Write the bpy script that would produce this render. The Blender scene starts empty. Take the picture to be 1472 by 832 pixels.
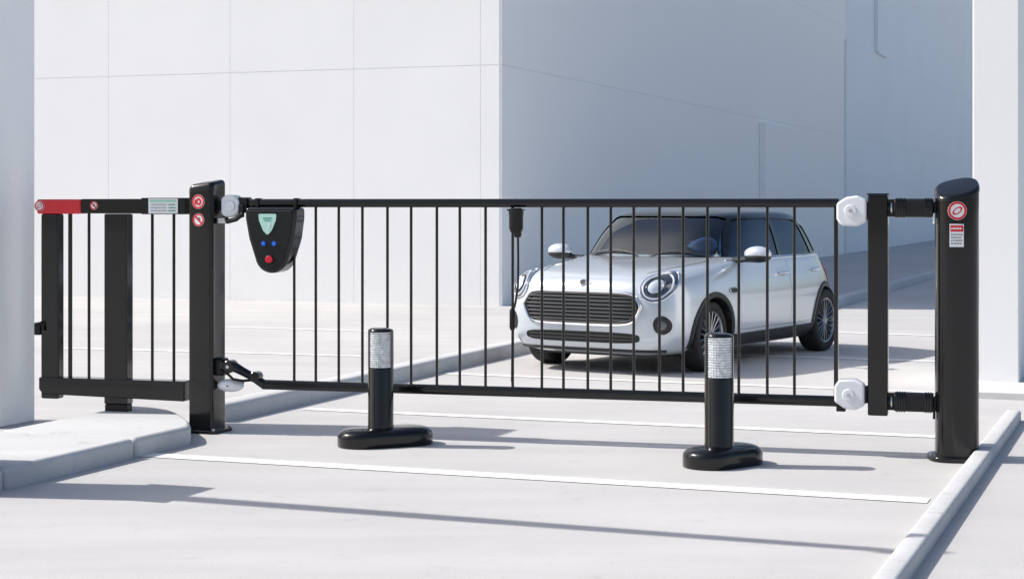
import bpy, bmesh, math, random
from mathutils import Vector, Matrix
from mathutils.bvhtree import BVHTree
random.seed(4)
R = math.radians; PI = math.pi
sc = bpy.context.scene; col = sc.collection
sc.view_settings.view_transform = 'Standard'; sc.view_settings.look = 'None'; sc.view_settings.exposure = 0
H = 1.47; F = 2500.0
SUN_EL = 43.0; SUN_DIR = -8.0        # where shadows point, degrees from +X
AX = -20.8                            # axis of the car park (building front, painted lines)
V = Vector((math.cos(R(AX)), math.sin(R(AX)), 0)); U = Vector((-V.y, V.x, 0))

# ------------------------------------------------------------------ materials
MATS = {}
def mat(name, c, rough=.5, metal=0, coat=0, var=.05, vscale=3, bump=0, bscale=60, spec=.5, rvar=.1):
    if name in MATS: return MATS[name]
    m = bpy.data.materials.new(name); m.use_nodes = True
    nt = m.node_tree; b = nt.nodes['Principled BSDF']
    tc = nt.nodes.new('ShaderNodeTexCoord')
    n = nt.nodes.new('ShaderNodeTexNoise'); n.inputs['Scale'].default_value = vscale; n.inputs['Detail'].default_value = 5
    nt.links.new(tc.outputs['Object'], n.inputs['Vector'])
    r = nt.nodes.new('ShaderNodeMapRange'); r.inputs['From Min'].default_value = .3; r.inputs['From Max'].default_value = .7
    nt.links.new(n.outputs['Fac'], r.inputs['Value'])
    mx = nt.nodes.new('ShaderNodeMix'); mx.data_type = 'RGBA'
    mx.inputs['A'].default_value = (*[max(0, x*(1-var)) for x in c], 1); mx.inputs['B'].default_value = (*[min(1, x*(1+var)) for x in c], 1)
    nt.links.new(r.outputs['Result'], mx.inputs['Factor']); nt.links.new(mx.outputs['Result'], b.inputs['Base Color'])
    r2 = nt.nodes.new('ShaderNodeMapRange'); r2.inputs['To Min'].default_value = max(0, rough*(1-rvar)); r2.inputs['To Max'].default_value = min(1, rough*(1+rvar)+.01)
    nt.links.new(n.outputs['Fac'], r2.inputs['Value']); nt.links.new(r2.outputs['Result'], b.inputs['Roughness'])
    b.inputs['Metallic'].default_value = metal; b.inputs['Coat Weight'].default_value = coat; b.inputs['Coat Roughness'].default_value = .05
    b.inputs['Specular IOR Level'].default_value = spec
    if bump:
        n2 = nt.nodes.new('ShaderNodeTexNoise'); n2.inputs['Scale'].default_value = bscale; n2.inputs['Detail'].default_value = 4
        nt.links.new(tc.outputs['Object'], n2.inputs['Vector'])
        bp = nt.nodes.new('ShaderNodeBump'); bp.inputs['Strength'].default_value = bump; bp.inputs['Distance'].default_value = .01
        nt.links.new(n2.outputs['Fac'], bp.inputs['Height']); nt.links.new(bp.outputs['Normal'], b.inputs['Normal'])
    MATS[name] = m; return m

def ground_mat(name, c, dark=.84):
    m = bpy.data.materials.new(name); m.use_nodes = True; nt = m.node_tree; b = nt.nodes['Principled BSDF']
    L = nt.links.new
    tc = nt.nodes.new('ShaderNodeTexCoord')
    def noise(scale, det=6, rough=.6, vec=None):
        n = nt.nodes.new('ShaderNodeTexNoise'); n.inputs['Scale'].default_value = scale; n.inputs['Detail'].default_value = det; n.inputs['Roughness'].default_value = rough
        L(vec or tc.outputs['Object'], n.inputs['Vector']); return n
    def rng(n, a, bb, lo, hi):
        r = nt.nodes.new('ShaderNodeMapRange'); r.inputs['From Min'].default_value = a; r.inputs['From Max'].default_value = bb
        r.inputs['To Min'].default_value = lo; r.inputs['To Max'].default_value = hi; L(n, r.inputs['Value']); return r.outputs['Result']
    def mul(a, bb):
        k = nt.nodes.new('ShaderNodeMath'); k.operation = 'MULTIPLY'; L(a, k.inputs[0]); L(bb, k.inputs[1]); return k.outputs[0]
    big = rng(noise(.35).outputs['Fac'], .3, .7, .91, 1.06)
    mp = nt.nodes.new('ShaderNodeMapping'); mp.inputs['Rotation'].default_value = (0, 0, R(-AX)); mp.inputs['Scale'].default_value = (.45, 2.6, 1)
    L(tc.outputs['Object'], mp.inputs['Vector'])
    streak = rng(noise(1.0, 5, .6, mp.outputs['Vector']).outputs['Fac'], .35, .7, .93, 1.03)
    fine = rng(noise(140, 3).outputs['Fac'], .25, .75, .85, 1.13)
    spots = rng(noise(5, 8, .72).outputs['Fac'], .28, .42, dark, 1.0)
    f = mul(mul(big, streak), mul(fine, spots))
    vm = nt.nodes.new('ShaderNodeVectorMath'); vm.operation = 'SCALE'; vm.inputs[0].default_value = c
    L(f, vm.inputs['Scale']); L(vm.outputs[0], b.inputs['Base Color'])
    b.inputs['Roughness'].default_value = .85; b.inputs['Specular IOR Level'].default_value = .3
    bp = nt.nodes.new('ShaderNodeBump'); bp.inputs['Strength'].default_value = .4; bp.inputs['Distance'].default_value = .006
    L(noise(160, 4).outputs['Fac'], bp.inputs['Height']); L(bp.outputs['Normal'], b.inputs['Normal'])
    MATS[name] = m; return m

CONC = ground_mat('pale_concrete', (.535, .523, .515))
KERB = ground_mat('kerb_concrete', (.60, .60, .60), .80)
WALL = mat('white_wall_paint', (.845, .84, .835), .6, var=.025, vscale=.6, bump=.12, bscale=25)
WALL_LIFT = mat('wall_paint_fill_lift', (.95, .94, .925), .6, var=.015, vscale=.4, bump=.12, bscale=25)  # same white wall, colour lightened to stand in for fill light on shaded faces
WALL_SHADE = mat('wall_paint_blue_shade', (.84, .88, .92), .55, var=.03, vscale=.3, bump=.12, bscale=25)  # bluish shade of the far side wall put into its colour
GAP = mat('joint_sealant', (.74, .75, .76), .8)
PAINT = mat('road_paint_white', (.86, .86, .85), .6, var=.08, vscale=14)
BLK = mat('black_powder_coat', (.004, .0043, .005), .2, coat=.3, var=.15, vscale=8, bump=.02, bscale=200, spec=.35)
BLKM = mat('black_plastic', (.006, .0063, .007), .4, var=.15, vscale=10, bump=.05, bscale=150, spec=.35)
WHT = mat('white_plastic', (.78, .79, .81), .35, var=.03)
RED = mat('red_enamel', (.66, .010, .025), .3, coat=.3)
STICK = mat('white_sticker', (.82, .82, .81), .4)
GRN = mat('mint_sticker', (.35, .66, .52), .4)
INK = mat('grey_ink', (.16, .17, .19), .5)
BLUE = mat('blue_lamp', (.03, .18, .85), .3)
STEEL = mat('zinc_steel', (.55, .56, .58), .3, metal=1)
SILV = mat('silver_car_paint', (.57, .615, .67), .25, metal=.3, coat=1, var=.01)
TRIM = mat('black_car_trim', (.009, .0095, .011), .5, var=.1, bump=.1, bscale=300)
GLOSSB = mat('gloss_black_pillar', (.004, .005, .006), .08, coat=.4)
CHROME = mat('chrome', (.72, .74, .77), .12, metal=1)
RUB = mat('tyre_rubber', (.012, .012, .013), .75, bump=.2, bscale=80)
DARKI = mat('cabin_plastic', (.022, .024, .028), .6)
SEAT = mat('seat_cloth', (.06, .065, .075), .8, bump=.2, bscale=120)
ALLOY = mat('alloy_rim', (.26, .27, .29), .3, metal=1)
LAMPIN = mat('lamp_reflector', (.08, .09, .11), .12, metal=.5, coat=1)
LENSW = mat('headlamp_lens', (.62, .68, .76), .08, metal=.2, coat=1)
TAIL = mat('tail_lamp_red', (.4, .01, .01), .1, coat=1)
LENS = mat('bollard_lens', (.70, .72, .74), .18, coat=.8, metal=.25, var=.25, vscale=50)
GREYP = mat('grey_caster_paint', (.3, .31, .32), .4)
def glass_mat(name, tint, k, base):
    m = bpy.data.materials.new(name); m.use_nodes = True; nt = m.node_tree
    for n in list(nt.nodes): nt.nodes.remove(n)
    o = nt.nodes.new('ShaderNodeOutputMaterial'); t = nt.nodes.new('ShaderNodeBsdfTransparent'); t.inputs[0].default_value = (*tint, 1)
    g = nt.nodes.new('ShaderNodeBsdfGlossy'); g.inputs['Roughness'].default_value = .02; g.inputs[0].default_value = (.85, .93, 1, 1)
    f = nt.nodes.new('ShaderNodeFresnel'); f.inputs[0].default_value = 1.5
    mth = nt.nodes.new('ShaderNodeMath'); mth.operation = 'MULTIPLY_ADD'; mth.inputs[1].default_value = k; mth.inputs[2].default_value = base
    mx = nt.nodes.new('ShaderNodeMixShader')
    nt.links.new(f.outputs[0], mth.inputs[0]); nt.links.new(mth.outputs[0], mx.inputs[0]); nt.links.new(t.outputs[0], mx.inputs[1]); nt.links.new(g.outputs[0], mx.inputs[2]); nt.links.new(mx.outputs[0], o.inputs[0])
    return m
GLASS = glass_mat('windscreen_glass', (.62, .72, .78), .95, .06); GLASS2 = glass_mat('tinted_glass', (.28, .34, .40), .8, .04)

# ------------------------------------------------------------------ mesh helpers
class MB:
    def __init__(s): s.v = []; s.f = []
    def add(s, vs, fs):
        o = len(s.v); s.v += [Vector(v) for v in vs]; s.f += [tuple(i+o for i in f) for f in fs]; return s
    def box(s, x0, x1, y0, y1, z0, z1, M=None):
        vs = [Vector((x, y, z)) for x in (x0, x1) for y in (y0, y1) for z in (z0, z1)]
        if M: vs = [M @ v for v in vs]
        return s.add(vs, [(0,1,3,2),(4,6,7,5),(0,4,5,1),(2,3,7,6),(0,2,6,4),(1,5,7,3)])
    def prism(s, poly, a, b, ax='z', top=None):
        n = len(poly)
        def P(u, w, k):
            return (u, w, k) if ax == 'z' else ((u, k, w) if ax == 'y' else (k, u, w))
        A = [P(u, w, a) for u, w in poly]; B = [P(u, w, b if top is None else top(u, w)) for u, w in poly]
        return s.add(A+B, [tuple(range(n)), tuple(range(2*n-1, n-1, -1))]+[(i, (i+1) % n, n+(i+1) % n, n+i) for i in range(n)])
    def tube(s, pts, r, k=10, closed=False, radii=None):
        pts = [Vector(p) for p in pts]; n = len(pts); vs = []; fs = []
        prev = None
        for i, p in enumerate(pts):
            if closed: t = pts[(i+1) % n]-pts[i-1]
            else: t = pts[min(i+1, n-1)]-pts[max(i-1, 0)]
            t.normalize()
            if prev is None:
                a = Vector((0, 0, 1)) if abs(t.z) < .9 else Vector((1, 0, 0)); u = t.cross(a).normalized()
            else: u = (prev-t*prev.dot(t)).normalized()
            prev = u; w = t.cross(u); rr = radii[i] if radii else r
            for j in range(k):
                a = 2*PI*j/k; vs.append(p+(u*math.cos(a)+w*math.sin(a))*rr)
        m = n if closed else n-1
        for i in range(m):
            for j in range(k):
                a, b = i*k+j, i*k+(j+1) % k; c, d = ((i+1) % n)*k+(j+1) % k, ((i+1) % n)*k+j
                fs.append((a, b, c, d))
        if not closed: fs += [tuple(range(k-1, -1, -1)), tuple(range((n-1)*k, n*k))]
        return s.add(vs, fs)
    def lathe(s, prof, k=40, axis='z', c=(0, 0, 0), close=True):
        vs = []; fs = []; c = Vector(c); n = len(prof)
        for r, h in prof:
            for j in range(k):
                a = 2*PI*j/k; x, y = r*math.cos(a), r*math.sin(a)
                vs.append(c+(Vector((x, y, h)) if axis == 'z' else (Vector((x, h, y)) if axis == 'y' else Vector((h, x, y)))))
        for i in range(n-1):
            for j in range(k): fs.append((i*k+j, i*k+(j+1) % k, (i+1)*k+(j+1) % k, (i+1)*k+j))
        if close: fs += [tuple(range(k-1, -1, -1)), tuple(range((n-1)*k, n*k))]
        return s.add(vs, fs)
    def ell(s, c, r, k=24, m=14):
        prof = []; c = Vector(c); vs = []; fs = []
        for i in range(m+1):
            t = PI*i/m
            for j in range(k):
                a = 2*PI*j/k; vs.append(c+Vector((r[0]*math.sin(t)*math.cos(a), r[1]*math.sin(t)*math.sin(a), r[2]*math.cos(t))))
        for i in range(m):
            for j in range(k): fs.append((i*k+j, i*k+(j+1) % k, (i+1)*k+(j+1) % k, (i+1)*k+j))
        return s.add(vs, fs)
    def build(s, name, m, parent=None, bevel=0, seg=2, angle=35, flip=True):
        me = bpy.data.meshes.new(name); me.from_pydata([tuple(v) for v in s.v], [], s.f)
        bm = bmesh.new(); bm.from_mesh(me); bmesh.ops.remove_doubles(bm, verts=bm.verts, dist=1e-6)
        if flip: bmesh.ops.recalc_face_normals(bm, faces=bm.faces)
        bm.to_mesh(me); bm.free()
        o = bpy.data.objects.new(name, me); col.objects.link(o); me.materials.append(m)
        finish(o, angle)
        if parent: o.parent = parent
        if bevel:
            md = o.modifiers.new('bevel', 'BEVEL'); md.width = bevel; md.segments = seg; md.limit_method = 'ANGLE'; md.angle_limit = R(35); md.harden_normals = True
        return o
def finish(o, angle=35):
    me = o.data
    for p in me.polygons: p.use_smooth = True
    me.set_sharp_from_angle(angle=R(angle))
def thing(name, label, cat, loc=(0,0,0), rotz=0, group=None):
    o = bpy.data.objects.new(name, None); col.objects.link(o); o.location = loc; o.rotation_euler = (0, 0, rotz)
    o.empty_display_size = .1; o['label'] = label; o['category'] = cat
    if group: o['group'] = group
    return o
def struct(o, label, cat):
    o['kind'] = 'structure'; o['label'] = label; o['category'] = cat; return o
def boolean(a, b, op):
    m = a.modifiers.new('b', 'BOOLEAN'); m.operation = op; m.object = b; m.solver = 'EXACT'
    bpy.context.view_layer.update(); dg = bpy.context.evaluated_depsgraph_get()
    me = bpy.data.meshes.new_from_object(a.evaluated_get(dg)); a.modifiers.clear(); a.data = me
def kill(*os):
    for o in os: bpy.data.objects.remove(o, do_unlink=True)
def rrect(w, d, r, n=6):
    out = []
    for cx, cy, a0 in ((w/2-r, d/2-r, 0), (-w/2+r, d/2-r, 90), (-w/2+r, -d/2+r, 180), (w/2-r, -d/2+r, 270)):
        for i in range(n+1):
            a = R(a0+90*i/n); out.append((cx+r*math.cos(a), cy+r*math.sin(a)))
    return out
def circ(cx, cy, r, n=32, ry=None): return [(cx+r*math.cos(2*PI*i/n), cy+(ry or r)*math.sin(2*PI*i/n)) for i in range(n)]
def ring_prism(mb, cx, cz, r0, r1, y0, y1, n=36, rx=1, tilt=0):
    vs = []; fs = []; ct, st = math.cos(tilt), math.sin(tilt)
    def q(r, c, s):
        u, v_ = r*c, r*s*rx; return cx+u*ct-v_*st, cz+u*st+v_*ct
    for i in range(n):
        a = 2*PI*i/n; c, s = math.cos(a), math.sin(a)
        A = q(r0, c, s); B = q(r1, c, s)
        vs += [(A[0], y0, A[1]), (B[0], y0, B[1]), (B[0], y1, B[1]), (A[0], y1, A[1])]
    for i in range(n):
        a = i*4; b = ((i+1) % n)*4
        for k in range(4): fs.append((a+k, a+(k+1) % 4, b+(k+1) % 4, b+k))
    mb.add(vs, fs)
def gp(px, py, z=0):
    d = F*(H-z)/(py-293.0); return Vector(((px-736)/F*d, d, z))

# ------------------------------------------------------------------ camera, light
cam = bpy.data.cameras.new('camera'); co = bpy.data.objects.new('camera', cam); col.objects.link(co)
co.location = (0, 0, H); co.rotation_euler = (R(90), 0, 0); cam.sensor_width = 36; cam.lens = F/1472*36; cam.shift_y = -123/1472
cam.clip_end = 1000; sc.camera = co
w = bpy.data.worlds.new('World'); sc.world = w; w.use_nodes = True
bg = w.node_tree.nodes['Background']; sky = w.node_tree.nodes.new('ShaderNodeTexSky'); sky.sky_type = 'NISHITA'; sky.sun_disc = False
sky.sun_elevation = R(SUN_EL); sky.dust_density = 2.6; sky.ozone_density = 1.2
sx, sy = -math.cos(R(SUN_DIR)), -math.sin(R(SUN_DIR)); sky.sun_rotation = math.atan2(sx, sy)
w.node_tree.links.new(sky.outputs[0], bg.inputs[0]); bg.inputs[1].default_value = .15
sl = bpy.data.lights.new('sun', 'SUN'); sl.energy = 5.0; sl.angle = R(.5); sl.color = (1, .965, .91)
so = bpy.data.objects.new('sun', sl); col.objects.link(so)
ldir = Vector((-sx*math.cos(R(SUN_EL)), -sy*math.cos(R(SUN_EL)), -math.sin(R(SUN_EL))))
so.rotation_euler = ldir.to_track_quat('-Z', 'Y').to_euler()

# ------------------------------------------------------------------ ground, markings, kerbs
g = MB().add([(-300, -60, 0), (300, -60, 0), (300, 500, 0), (-300, 500, 0)], [(0, 1, 2, 3)]).build('ground', CONC)
struct(g, 'pale grey concrete of the car park', 'ground')
def marking(p, q, wd, label):
    d = (q-p).normalized(); n = Vector((-d.y, d.x, 0))*wd/2; z = Vector((0, 0, .004))
    o = MB().add([p-n+z, q-n+z, q+n+z, p+n+z], [(0, 1, 2, 3)]).build('road_marking', PAINT); struct(o, label, 'road marking')
marking(gp(195, 653), gp(1335, 720), .15, 'nearest white painted line, in front of the gate')
marking(gp(440, 588), gp(1395, 630), .12, 'second white painted line, just behind the gate')
marking(gp(640, 537), gp(1395, 566), .11, 'thin white painted line in front of the silver car')
marking(gp(1010, 509), gp(1395, 521), .12, 'white painted line beside the rear wheel of the silver car')
marking(gp(730, 463), gp(1395, 484), .12, 'farthest white painted line, near the building shadow')
for a in ((325, 470, 560, 477), (80, 500, 520, 512)):
    marking(gp(a[0], a[1]), gp(a[2], a[3]), .10, 'faint white painted line on the ground behind the %s' % ('control box' if a[0] > 200 else 'red tipped fence'))
def kerb(p, q, wd, h, label, segs=1, rnd=.03, ends=.0):
    d = (q-p); L = d.length; d.normalize(); n = Vector((d.y, -d.x, 0))
    mb = MB()
    prof = [(0, -.05), (0, h-rnd)]+[(rnd-rnd*math.cos(R(a)), h-rnd+rnd*math.sin(R(a))) for a in (30, 60, 90)]
    prof += [(wd-rnd+rnd*math.sin(R(a)), h-rnd+rnd*math.cos(R(a))) for a in (0, 30, 60, 90)]+[(wd, -.05)]
    gap = .003; sl_ = L/segs
    for s in range(segs):
        a, b = s*sl_+gap, (s+1)*sl_-gap
        A = [p+d*a+n*u+Vector((0, 0, z)) for u, z in prof]; B = [p+d*b+n*u+Vector((0, 0, z)) for u, z in prof]; k = len(prof)
        mb.add(A+B, [tuple(range(k)), tuple(range(2*k-1, k-1, -1))]+[(i, (i+1) % k, k+(i+1) % k, k+i) for i in range(k)])
    o = mb.build('kerb', KERB); struct(o, label, 'kerb'); return o
fe = gp(268, 640)
def uv(v_, u_): p = fe+V*v_+U*u_; return (p.x, p.y)
mb = MB()
cuts_ = [-6.0, -4.6, -3.2, -1.75, -.55]
for i in range(4):
    mb.prism([uv(-.96, cuts_[i]), uv(-.0, cuts_[i]), uv(-.0, cuts_[i+1]-.008), uv(-.96, cuts_[i+1]-.008)], -.05, .115)
mb.prism([uv(-.96, -.55), uv(0, -.55), uv(0, .02), uv(-.02, .08), uv(-.06, .15), uv(-.14, .27), uv(-.30, .46), uv(-.44, .62), uv(-.58, .74), uv(-.75, .82), uv(-.96, .84)], -.05, .115)
struct(mb.build('kerb', KERB, None, bevel=.034, seg=4), 'broad concrete kerb under the red tipped fence', 'kerb')
kb = gp(322, 607); kerb(kb-V*.20, kb+U*6.4-V*.20, .20, .12, 'long narrow kerb running from the gate to the building corner', 5, .04)
kr = gp(1240, 832)-U*3+V*.075; kerb(kr, kr+U*8.4, .10, .07, 'narrow kerb beside the right gate post', 4, .02)
ks = gp(1203, 436)-U*4; kerb(ks, ks+U*60, .2, .12, 'shaded kerb alongside the long building wall', 20, .03)
ap = gp(1408, 566)-U*.35-V*.1
kerb(ap, ap+U*2.6, 3.0, .05, 'low concrete apron around the right white pillar', 2, .03)

# ------------------------------------------------------------------ building
C0 = Vector((-.16, 25.0, 0))
bd = thing('building', 'large white panelled building with a blank front and a long shaded side wall', 'building', C0, R(AX))
def fx(px):
    r = (px-736)/F; return (C0.y*r-C0.x)/(V.x-V.y*r)
HB = 13.5
MB().box(-16, -.002, .021, 90, 0, HB-.02).build('core', GAP, bd)
xs = [-16, -13.2, -11.0, -8.8, fx(155), fx(330), fx(508), fx(690), -.0302]
zs = [0, 3.47, 6.62, HB]
for i in range(len(xs)-1):
    for j in range(3):
        MB().box(xs[i]+.003, xs[i+1]-(.003 if i < len(xs)-2 else 0), .016, .05, zs[j]+(.005 if j else 0), zs[j+1]-.005).build('wall_panel', WALL, bd)
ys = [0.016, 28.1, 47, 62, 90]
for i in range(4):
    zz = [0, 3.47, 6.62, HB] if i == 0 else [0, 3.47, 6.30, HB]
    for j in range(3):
        MB().box(-.03, .004, ys[i]+.006, ys[i+1]-.006, zz[j]+(.005 if j else 0), zz[j+1]-.005).build('wall_panel', WALL_LIFT if i == 0 else WALL_SHADE, bd)
MB().box(.006, .16, 16.7, 20.0, 0, 3.36).build('door', WALL_LIFT, bd, bevel=.01)
MB().box(.006, .12, 33.5, 33.8, 6.4, HB).box(.006, .09, 33.801, 35.7, 6.35, 6.45).build('duct', WALL_SHADE, bd, bevel=.01)
MB().box(.006, .07, 28.0, 28.16, 0, 6.29).build('downpipe', WALL_SHADE, bd, bevel=.01)

# pillars
lp = thing('gate_pillar', 'smooth white pillar at the left edge beside the red tipped fence', 'pillar', (-3.23, 11.78, 0), R(AX))
MB().box(-.36, 0, -.44, 0, 0, 2.98).build('shaft', WALL_LIFT, lp, bevel=.012)
MB().box(-.38, .02, -.46, .02, 2.983, 3.06).build('coping', WALL, lp, bevel=.01)
rp = thing('wall', 'white end wall at the right edge behind the right gate post', 'wall', (3.70, 13.97, 0), R(AX))
MB().box(0, .36, 0, 1.3, 0, 3.9).build('wall_body', WALL, rp, bevel=.012)
MB().box(-.02, .38, -.02, 1.32, 3.903, 3.98).build('coping', WALL, rp, bevel=.01)

# lamp-shaped pole and cabinet, added off-frame only to cast the foreground shadows
off = Vector((-sx, -sy, 0))*(4.2/math.tan(R(SUN_EL)))
P1 = gp(110, 705)-off; P2 = gp(1270, 790)-off
lm = thing('shadow_pole', 'grey pole with a long level arm, added out of view to cast a thin shadow', 'shadow caster', P1)
MB().lathe([(.22, 0), (.22, .03), (.13, .05), (.12, 4.2), (.08, 4.26)], 24).build('mast', GREYP, lm)
dv = P2-P1
MB().tube([(0, 0, 4.2), dv*.5+Vector((0, 0, 4.2)), dv+Vector((0, 0, 4.2))], .05, 12, radii=[.075, .065, .045]).build('arm', GREYP, lm)
MB().ell(dv*1.03+Vector((0, 0, 4.2)), (.16, .05, .03)).build('arm_tip', GREYP, lm)
cbn = thing('shadow_block', 'low grey box added out of view to cast a shadow over the broad kerb', 'cabinet', (-3.02, 9.02, .115), R(AX))
MB().box(-.17, .17, -.22, .22, 0, .06).build('plinth', BLKM, cbn)
MB().box(-.16, .16, -.21, .21, .061, 1.02).build('housing', GREYP, cbn, bevel=.012)
MB().prism([(-.19, 1.021), (.19, 1.021), (.19, 1.04), (0, 1.09), (-.19, 1.04)], -.24, .24, 'y').build('roof', GREYP, cbn, bevel=.006)
MB().box(.161, .17, -.18, .18, .10, .98).build('door', GREYP, cbn, bevel=.003)

# ------------------------------------------------------------------ gate line frame
GL = Vector((-1.97, 11.24, 0)); GR = Vector((2.56, 10.01, 0)); GA = math.atan2(GR.y-GL.y, GR.x-GL.x); gd = Vector((math.cos(GA), math.sin(GA), 0))
def gx(px):
    r = (px-736)/F; return (r*GL.y-GL.x)/(gd.x-gd.y*r)
def gz(px, py): return H-(py-293)*(GL.y+gd.y*gx(px))/F

def no_sign(parent, cx, cz, r, y, kind):
    """round white sticker, red ring and red symbol; sits on the local -y face at y"""
    d = MB().prism(circ(cx, cz, r, 36), y-.002, y+.004, 'y').build('round_sign', STICK, parent)
    m = MB(); ring_prism(m, cx, cz, r*.74, r*.97, y-.0035, y-.0022); m.build('red_ring', RED, d)
    w_ = .10*r; m = MB()
    if kind == 'oval':
        ring_prism(m, cx, cz, r*.40, r*.60, y-.0036, y-.0022, 28, .55, R(38))
    elif kind == 'p':
        ring_prism(m, cx+.08*r, cz, r*.18, r*.44, y-.0036, y-.0022, 24, 1.15, 0)
        m.prism([(cx-.58*r, cz-.45*r), (cx-.36*r, cz-.45*r), (cx-.36*r, cz+.36*r), (cx-.58*r, cz+.2*r)], y-.0038, y-.0022, 'y')
    else:
        m.prism([(cx-r*.5-w_, cz+r*.5-w_), (cx+r*.5-w_, cz-r*.5-w_), (cx+r*.5+w_, cz-r*.5+w_), (cx-r*.5+w_, cz+r*.5+w_)], y-.0038, y-.0022, 'y')
    m.build('red_symbol', RED, d)
    if kind == 'hand':
        s = MB(); s.prism(circ(cx+.12*r, cz+.14*r, r*.20, 14, r*.26), y-.003, y-.0022, 'y'); s.build('dark_symbol', INK, d)
def text_lines(parent, x0, x1, z0, z1, y, n, m=INK, seed=1):
    rnd = random.Random(seed); mb = MB(); h = (z1-z0)/n
    for i in range(n):
        z = z1-(i+.5)*h; x = x0
        while x < x1-.004:
            wd = min(rnd.uniform(.004, .014), x1-x); mb.box(x, x+wd, y-.0012, y, z-h*.2, z+h*.2); x += wd+.003
    return mb.build('small_print', m, parent)

def domed_cap(poly_fn, z0f, h, steps=7, inn=.42):
    m = MB(); vs = []; fs = []; n = 0; rows = [(1.0, 0), (1.0, h*.35)]
    for i in range(1, steps+1):
        a = PI/2*i/steps; rows.append((1-inn*(1-math.cos(a)), h*.35+h*.65*math.sin(a)))
    rows.append((.1, h*1.03))
    for s, z in rows:
        P = poly_fn(s); n = len(P); vs += [(x, y, z0f(x, y)+z) for x, y in P]
    for i in range(len(rows)-1):
        for j in range(n): fs.append((i*n+j, i*n+(j+1) % n, (i+1)*n+(j+1) % n, (i+1)*n+j))
    fs += [tuple(range(n-1, -1, -1)), tuple(range((len(rows)-1)*n, len(rows)*n))]
    return m.add(vs, fs)
# left post, square, aligned with the car park
p1 = thing('gate_post', 'square black gate post with two round warning signs between fence and gate', 'gate post', GL, R(AX))
MB().prism(rrect(.178, .178, .022), .02, 1.56, top=lambda x, y: 1.560+.14*y+.11*x).build('shaft', BLK, p1, angle=50)
domed_cap(lambda s: rrect(.183*s, .183*s, .03*s), lambda x, y: 1.556+.14*y+.11*x, .056, inn=.30).build('cap', BLK, p1, angle=60)
MB().prism(rrect(.25, .25, .03), 0, .022).build('base_plate', BLK, p1, bevel=.005)
for a in (-1, 1):
    for b in (-1, 1): MB().prism(circ(a*.105, b*.105, .011, 6), .022, .034).build('bolt', STEEL, p1)
zz = lambda py: H-(py-293)*11.2/F
no_sign(p1, -.012, zz(290), .046, -.0895, 'p'); no_sign(p1, -.010, zz(316), .042, -.0895, 'hand')

# right post, oval
p2 = thing('gate_post', 'oval black gate post with slanted cap and a red parking sticker at the right', 'gate post', GR, R(AX)*.4)
def selip(a, b, n, k=56):
    out = []
    for i in range(k):
        t = 2*PI*i/k; c, s = math.cos(t), math.sin(t); q = (abs(c)**n+abs(s)**n)**(-1/n); out.append((a*c*q, b*s*q))
    return out
MB().prism(selip(.122, .12, 2.8), .02, 1.5, top=lambda x, y: 1.545+.40*y+.20*x).build('shaft', BLK, p2, angle=50)
domed_cap(lambda s: selip(.1255*s, .1235*s, 2.8), lambda x, y: 1.540+.40*y+.20*x, .030, inn=.16).build('cap', BLK, p2, angle=60)
MB().prism(selip(.165, .16, 3), 0, .03).build('base_plate', BLK, p2, bevel=.008, seg=3)
for a in (-1, 1): MB().prism(circ(a*.145, -.02, .011, 6), .03, .042).build('bolt', STEEL, p2)
zr = lambda py: H-(py-293)*9.9/F
yf = -.123
no_sign(p2, -.01, zr(303), .053, yf, 'oval')
lb = MB().box(-.052, .026, yf-.002, yf+.003, zr(355), zr(322)).build('sticker', STICK, p2, bevel=.001, seg=1)
MB().box(-.049, .023, yf-.0032, yf-.0021, zr(333), zr(324)).build('red_header', RED, lb)
text_lines(lb, -.044, .018, zr(331.5), zr(325.5), yf-.0032, 1, STICK, 3)
text_lines(lb, -.046, .018, zr(352), zr(335), yf-.002, 4, INK, 4)

# ------------------------------------------------------------------ gate leaf
gt = thing('swing_gate', 'long black tubular swing gate with thin vertical bars and a control box', 'gate', GL, GA)
ZT = 1.474; ZB = .315
x0, x1 = gx(352), gx(1206)
MB().prism([(u+0, w_+ZT) for u, w_ in rrect(.05, .054, .020, 5)], x0, x1, 'x').build('top_rail', BLK, gt, angle=60)
MB().prism([(u, w_+ZB) for u, w_ in rrect(.05, .062, .020, 5)], gx(378), gx(1222), 'x').build('bottom_rail', BLK, gt, angle=60)
barpx = [423, 454, 487, 521, 557, 591, 628, 661, 698, 737, 779, 810, 845, 878, 911, 948, 982, 1017, 1062, 1103, 1142]
for b in barpx:
    MB().lathe([(.009, ZB+.02), (.009, ZT-.02)], 14, c=(gx(b), 0, 0)).build('bar', BLK, gt)
MB().box(gx(1199), gx(1205), -.02, .02, ZB+.03, ZT-.026).build('end_bar', BLK, gt, bevel=.004)
MB().box(gx(1248), gx(1277), -.055, .055, gz(1262, 596), gz(1262, 281)).build('stile', BLK, gt, bevel=.010, seg=3)
MB().box(gx(1248)-.004, gx(1277)+.004, -.06, .06, gz(1262, 281)+.001, gz(1262, 281)+.012).build('stile_cap', BLKM, gt, bevel=.004)
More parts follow.
